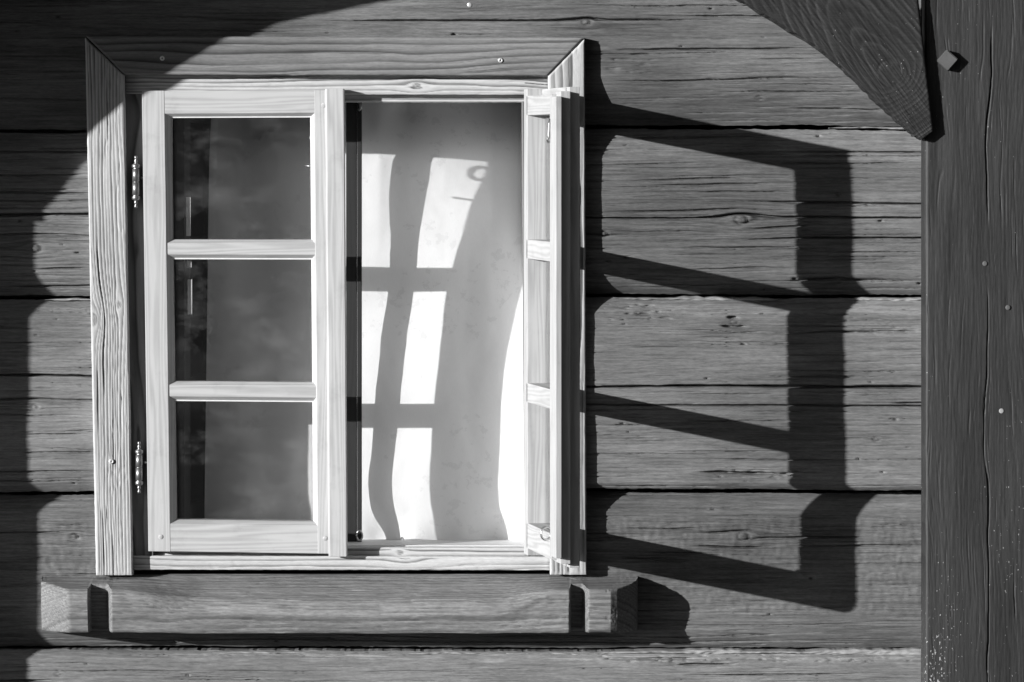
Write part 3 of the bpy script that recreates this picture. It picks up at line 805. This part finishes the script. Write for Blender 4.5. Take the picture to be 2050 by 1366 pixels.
# ---------------------------------------------------------------- carved sill
def build_sill():
    xs = np.unique(np.concatenate([np.arange(78, 1278.1, 4.0), np.arange(172, 236, 1.5), np.arange(1132, 1180, 1.5), np.arange(78, 92, 1.0), np.arange(1210, 1278, 1.5)]))
    nx = len(xs)
    dep = np.full(nx, .120)
    dep = np.minimum(dep, np.interp(xs, [78, 80, 88, 131, 140], [.034, .054, .064, .112, .120]))
    dep = np.minimum(dep, np.interp(xs, [1222, 1236, 1262, 1274, 1278], [.120, .112, .078, .050, .028]))
    n1 = sstep(178, 182, xs) * sstep(227, 212, xs); n2 = sstep(1139, 1144, xs) * sstep(1179, 1164, xs)
    notch = np.maximum(n1, n2)
    # centre part is worn to a slope; both ends keep their flat top
    wear = sstep(225, 420, xs) * sstep(1125, 985, xs)
    k = 110
    P = np.zeros((k, nx, 3)); Gm = np.zeros((k, nx))
    v = np.linspace(0, 1, k)
    for i, x in enumerate(xs):
        d_ = dep[i] - .046 * notch[i]
        zb0 = 1151.0                       # back edge of the top, photo px
        drop_front = 20 + 20 * wear[i]
        rad = .006 + .026 * wear[i]
        bot = 1259 + 1.5 * vn(np.array([x / 80]), np.array([0.]), 3)[0]
        ztop_f = zb0 + drop_front * d_ / .12
        # section from back top, over the nose, down the face, under to the back
        pts = []
        bx_ = -.02
        pts.append((bx_, zb0)); pts.append((d_ - rad, ztop_f - rad * 120))
        for a in np.linspace(0, math.pi / 2, 7)[1:]:
            pts.append((d_ - rad + rad * math.sin(a), ztop_f - rad * 120 + (rad * 1000 + 3) * (1 - math.cos(a))))
        pts.append((d_ - .002, max(bot - 55, ztop_f - rad * 120 + rad * 1000 + 7))); pts.append((d_ - .015, bot - 6)); pts.append((d_ - .020, bot)); pts.append((bx_, bot))
        pts = np.array(pts)
        seg = np.concatenate([[0], np.cumsum(np.hypot(np.diff(pts[:, 0]) * 1000, np.diff(pts[:, 1])))])
        seg /= seg[-1]
        dd = np.interp(v, seg, pts[:, 0]); pp = np.interp(v, seg, pts[:, 1])
        P[:, i, 0] = x; P[:, i, 1] = dd; P[:, i, 2] = pp
    s_ = P[:, :, 0]; arc = P[:, :, 2] + P[:, :, 1] * 420
    psi, g = rings(s_, arc, 91, 9, 16, [], 1.5)
    inn_ = sstep(.02, .08, v)[:, None] * sstep(.70, .62, v)[:, None]
    rough = (.0010 * fbm(s_ / 30, arc / 12, 92, 3) + .0006 * fbm(s_ / 50, arc / 3.4, 96, 2) - .0016 * grooves(s_, arc, 97, 150, 7) - .0006 * g + .003 * fbm(s_ / 130, arc / 50, 93, 2)) * inn_
    endz = sstep(140, 90, s_) + sstep(1200, 1260, s_) + sstep(236, 224, s_) * sstep(170, 180, s_) + sstep(1130, 1140, s_) * sstep(1180, 1170, s_)
    rough = rough + .0007 * fbm(s_ / 6, arc / 9, 95, 2) * np.clip(endz, 0, 1) * inn_
    dloc = P[:, :, 1] + rough
    co = np.stack([WX(P[:, :, 0], .08), -dloc, WZ(P[:, :, 2] - rough * 300, .0) ], -1)
    idx = np.arange(k * nx).reshape(k, nx)
    q = np.stack([idx[:-1, :-1], idx[1:, :-1], idx[1:, 1:], idx[:-1, 1:]], -1).reshape(-1, 4)
    cl = []
    me = bpy.data.meshes.new('window_sill')
    cof = co.reshape(-1, 3)
    n0 = len(cof)
    # end caps as fans to a middle point
    caps = []
    mids = []
    for col, flip in ((0, False), (nx - 1, True)):
        mid = cof[idx[:, col]].mean(0); mids.append(mid); mi = n0 + len(mids) - 1
        for a in range(k - 1):
            f = (idx[a, col], idx[a + 1, col], mi)
            caps.append(f[::-1] if not flip else f)
    faces = [tuple(int(z) for z in f) for f in q] + [tuple(int(z) for z in f) for f in caps]
    me.from_pydata([tuple(c) for c in np.concatenate([cof, mids])], [], faces)
    me.update()
    at = me.attributes.new('grain', 'FLOAT', 'POINT'); at.data.foreach_set('value', np.concatenate([g.reshape(-1), [0, 0]]).astype(np.float32))
    sm = np.zeros(len(faces), bool); sm[:len(q)] = True
    me.polygons.foreach_set('use_smooth', sm)
    try: me.set_sharp_from_angle(angle=math.radians(42))
    except Exception: pass
    return put('window_sill', me, M['sill'])
sill = build_sill()
tag(sill, 'thick carved timber sill with notched ends below the casement window', 'window sill', kind='thing')

# ---------------------------------------------------------------- porch posts, arched braces and beam
PD = 0.55                                   # how far the porch stands in front of the wall
def rel_post(name, x_a, x_b, seed, label, fine=True):
    e = empty(name, (( x_a + x_b) / 2, -PD + .1, 0))
    tag(e, label, 'post', 'porch posts')
    pa, pb = x_a * 1000, x_b * 1000
    nu, nv = (190, 520) if fine else (30, 60)
    u = np.linspace(0, 1, nu)[None, :]; v = np.linspace(0, 1, nv)[:, None]
    zt, zb = 2.344, 0.0
    X = x_a + (x_b - x_a) * u + .0015 * fbm(v * 14, u * 0, seed, 3) * (np.abs(u - .5) > .499) + 0 * v
    Z = zt + (zb - zt) * v + 0 * u
    s_ = -Z * 1000; t_ = u * (pb - pa) + 0 * v
    psi, g = rings(s_, t_, seed, 8, 22, [(-1620, 118, 10, 3.0), (-1180, 150, 8, 6.0)], 1.6)
    D = PD - .0001 * g + .002 * fbm(s_ / 300, t_ / 60, seed + 1, 2) + .0003 * fbm(s_ / 40, t_ / 3.0, seed + 2, 2)
    cr = [(120, -1600, -1240, 1.1, .008), (124, -1290, -800, 1.3, .010), (126, -2100, -1700, 1.6, .008)]
    rng = random.Random(seed)
    for i in range(150):
        a = rng.uniform(-2300, -600); cr.append((rng.uniform(5, pb - pa - 5), a, a + rng.uniform(25, 150), rng.uniform(.7, 0.9), rng.uniform(.0004, .0013)))
    if fine:
        for c, a, b, w_, dep_ in cr:
            tp = np.minimum(sstep(a, a + (b - a) * .25, s_), sstep(b, b - (b - a) * .25, s_))
            yc = c + 2.5 * fbm(s_ / 160, s_ * 0, int(c * 13) % 997, 3)
            D = D - dep_ * tp * np.clip(1.25 - np.abs(psi - yc) / w_, 0, 1)
    D = D - edge_round(np.minimum(u, 1 - u) * (pb - pa) + 0 * v, 7, .006)
    co = np.stack([X + 0 * D, -D, Z + 0 * D], -1).reshape(-1, 3)
    idx = np.arange(nu * nv).reshape(nv, nu)
    q_ = np.stack([idx[:-1, :-1], idx[1:, :-1], idx[1:, 1:], idx[:-1, 1:]], -1).reshape(-1, 4)
    ring = np.concatenate([idx[0, :-1], idx[:-1, -1], idx[-1, :0:-1], idx[:0:-1, 0]]); nr = len(ring); b0 = len(co)
    rf = co[ring]; rb = rf.copy(); rb[:, 1] = -PD + .09
    i = np.arange(nr); j = (i + 1) % nr
    sk = np.stack([b0 + i, b0 + j, b0 + nr + j, b0 + nr + i], -1)
    cor = [0, nu - 1, nu + nv - 2, 2 * nu + nv - 3]
    aq = np.concatenate([q_, sk, np.array([[b0 + nr + c_ for c_ in cor]])])
    sm = np.zeros(len(aq), bool); sm[:len(q_)] = True
    gg = np.concatenate([g.reshape(-1), g.reshape(-1)[ring], g.reshape(-1)[ring]])
    put('shaft', mesh_np('shaft', np.concatenate([co, rf, rb]), aq, sm, gg), M['post'], e)
    return e

xr0 = WX(1852, PD)
post = rel_post('porch_post', xr0, xr0 + .24, 201, 'dark stained timber post with a square bolt beside the log wall')
# square bolt head set on its corner
bm = bmesh.new(); c = W(1896, 121, PD)
r_ = .0205
o4 = [bm.verts.new(c + Vector((r_ * math.cos(a), .004, r_ * math.sin(a)))) for a in (0.06, math.pi / 2 + .06, math.pi + .06, 1.5 * math.pi + .06)]
f4 = [bm.verts.new(c + Vector((.97 * r_ * math.cos(a), -.017, .97 * r_ * math.sin(a)))) for a in (0.06, math.pi / 2 + .06, math.pi + .06, 1.5 * math.pi + .06)]
for i in range(4): bm.faces.new((o4[i], o4[(i + 1) % 4], f4[(i + 1) % 4], f4[i]))
bm.faces.new(f4[::-1]); bm.faces.new(o4)
bmesh.ops.recalc_face_normals(bm, faces=bm.faces)
bmesh.ops.bevel(bm, geom=list(bm.edges), offset=.0015, segments=2, affect='EDGES')
me = bpy.data.meshes.new('bolt'); bm.to_mesh(me); bm.free(); put('bolt', me, M['rust'], post)
for px, py in ((1972, 528), (2018, 616), (2005, 823)):
    lathe('nail', [(.003, -.004), (.0050, -.001), (.0048, .0004), (.003, .0007)], W(px, py, PD + .0004), M['rust'] if px != 2005 else M['oakum'], post, axis=(0, -1, 0), seg=12)

# left post: its shadow edge falls at the left of the wall
lx1 = WX(84) - SX * PD
lpost = rel_post('porch_post', lx1 - .24, lx1, 231, 'dark timber post outside the left edge of the view', fine=False)

def brace(name, arch, inner_, d, thick, seed, label, n_u, n_v, knots, ang, base, cathedral=False):
    """A solid arched knee brace between the arch curve and the edge beside the post (world x, z points)."""
    tA = np.linspace(0, 1, len(arch)); tt = np.linspace(0, 1, n_v)
    def sm(pts):
        a = np.array(pts); out = []
        for k_ in range(2):
            y = np.interp(np.linspace(0, 1, 400), tA, a[:, k_])
            ker = np.hanning(25); ker /= ker.sum()
            yp = np.pad(y, 12, mode='reflect', reflect_type='odd'); y = np.convolve(yp, ker, 'valid')
            out.append(np.interp(tt, np.linspace(0, 1, 400), y))
        return np.stack(out, -1)
    A, B = sm(arch), sm(inner_)
    u = np.linspace(0, 1, n_u)[None, :, None]
    P = A[:, None, :] * (1 - u) + B[:, None, :] * u
    X, Z = P[..., 0], P[..., 1]
    wob = .0025 * fbm(tt * 60, tt * 0, seed, 3); X[:, 0] += wob; Z[:, 0] += wob
    px, py = X * 1000 - base[0], -(Z * 1000 - base[1])
    ca, sa = math.cos(ang), math.sin(ang)
    s_, t_ = px * ca + py * sa, -px * sa + py * ca
    psi, g = rings(s_, t_, seed, 15, 40, knots, 1.8)
    if cathedral:    # nested arches of grain standing over one knot
        ax = np.array((-.60, -.80)); b_ = px * ax[0] + py * ax[1]; a_ = -px * ax[1] + py * ax[0]
        a_ = a_ + 9 * fbm(b_ / 90, a_ / 40, seed + 4, 2)
        ell = np.sqrt(a_ ** 2 + np.where(b_ > 0, .30 * b_, 1.3 * b_) ** 2)
        ph = (ell + 5 * vn(ell / 22, ell * 0, seed + 6)) / 11.0; f_ = ph - np.floor(ph)
        g = np.clip(1.5 * f_ ** 2.2 * (1 - sstep(.85, 1, f_)) * (.55 + .5 * vn(np.floor(ph) * 1.3, b_ / 120, seed + 7)), 0, 1)
        rr = np.hypot(px, py / 1.15); g = np.where(rr < 22, .15 + .25 * vn(px / 9, py / 14, seed + 10), g)
    D = d + .0005 * g + .0008 * fbm(s_ / 40, t_ / 4, seed + 1, 3)
    if cathedral: D = D - .0022 * np.exp(-((rr - 23 - 2 * vn(np.arctan2(py, px) * 2, rr * 0, seed + 8)) / 1.5) ** 2) * (.5 + .5 * vn(np.arctan2(py, px) * 1.3, rr * 0, seed + 9))
    du = np.minimum(u[..., 0], 1 - u[..., 0]) * np.hypot(A[:, 0] - B[:, 0], A[:, 1] - B[:, 1])[:, None] * 1000
    dv = np.minimum(tt, 1)[:, None] * 400 + 0 * du
    D = D - edge_round(np.minimum(du, dv), 5, .005)
    co = np.stack([X, -D, Z], -1).reshape(-1, 3)
    idx = np.arange(n_u * n_v).reshape(n_v, n_u)
    q_ = np.stack([idx[:-1, :-1], idx[:-1, 1:], idx[1:, 1:], idx[1:, :-1]], -1).reshape(-1, 4)
    ring = np.concatenate([idx[0, :-1], idx[:-1, -1], idx[-1, :0:-1], idx[:0:-1, 0]])[::-1]; nr = len(ring); b0 = len(co)
    rf = co[ring]; rb = rf.copy(); rb[:, 1] = -d + thick
    i = np.arange(nr); j = (i + 1) % nr
    sk = np.stack([b0 + i, b0 + j, b0 + nr + j, b0 + nr + i], -1)
    # back face rows
    bkc = co.copy(); bkc[:, 1] = -d + thick; b1 = b0 + 2 * nr
    st = max(1, n_v // 24)
    rows = list(range(0, n_v - 1, st)) + [n_v - 1]
    bk = np.array([[b1 + idx[r0_, 0], b1 + idx[r1_, 0], b1 + idx[r1_, -1], b1 + idx[r0_, -1]] for r0_, r1_ in zip(rows[:-1], rows[1:])])
    aq = np.concatenate([q_, sk, bk])
    smo = np.zeros(len(aq), bool); smo[:len(q_)] = True
    gf = g.reshape(-1)
    gg = np.concatenate([gf, gf[ring], gf[ring], gf])
    me = mesh_np(name, np.concatenate([co, rf, rb, bkc]), aq, smo, gg)
    bm = bmesh.new(); bm.from_mesh(me); bmesh.ops.recalc_face_normals(bm, faces=bm.faces); 
    bmesh.ops.delete(bm, geom=[v_ for v_ in bm.verts if not v_.link_faces], context='VERTS'); bm.to_mesh(me); bm.free()
    o = put(name, me, M['brace'])
    tag(o, label, 'brace', 'arched braces of the porch')
    return o

BD = PD + .020
ra = [(1846, 281), (1818, 262), (1760, 208), (1698, 147), (1637, 95), (1555, 44), (1480, 0), (1400, -42), (1290, -88), (1130, -130), (960, -150)]
ri = [(1869, 263), (1867, 245), (1862, 200), (1856, 150), (1850, 95), (1844, 44), (1839, 0), (1839, -42), (1839, -88), (1839, -130), (1839, -150)]
arch = [(WX(a, BD), WZ(b, BD)) for a, b in ra]; inn_e = [(WX(a, BD), WZ(b, BD)) for a, b in ri]
brace('arched_brace', arch, inn_e, BD, .08, 301, 'dark arched knee brace with a round knot leaning against the post', 150, 260,
      [(0, 0, 26, 1.5), (-60, -30, 30, 2.2)], math.radians(53), (WX(1782, BD) * 1000, WZ(147, BD) * 1000), True)
# left brace: placed so that its arch throws the curved shadow over the window
sh = [(58, 447), (66, 436), (105, 395), (165, 322), (222, 269), (287, 214), (377, 157), (470, 100), (555, 52), (680, 26), (800, 2), (900, -22), (1010, -44)]
la = [(WX(a + 20) - SX * BD, WZ(b) + SY * BD) for a, b in sh]
zl = [p_[1] for p_ in la]
li = [(lx1 - .012, z_) for z_ in zl]
brace('arched_brace', la, li, BD, .12, 331, 'dark arched knee brace outside the left edge of the view', 30, 120, [], math.radians(120), (lx1 * 1000, 2000))

beam = box('eave_beam', (-3.6, -PD - .02, 2.345), (3.6, -PD + .18, 2.56), M['brace'])
tag(beam, 'dark horizontal eave beam resting on the porch posts', 'beam', kind='thing')

for o in bpy.data.objects:
    if 'wloc' in o: del o['wloc']
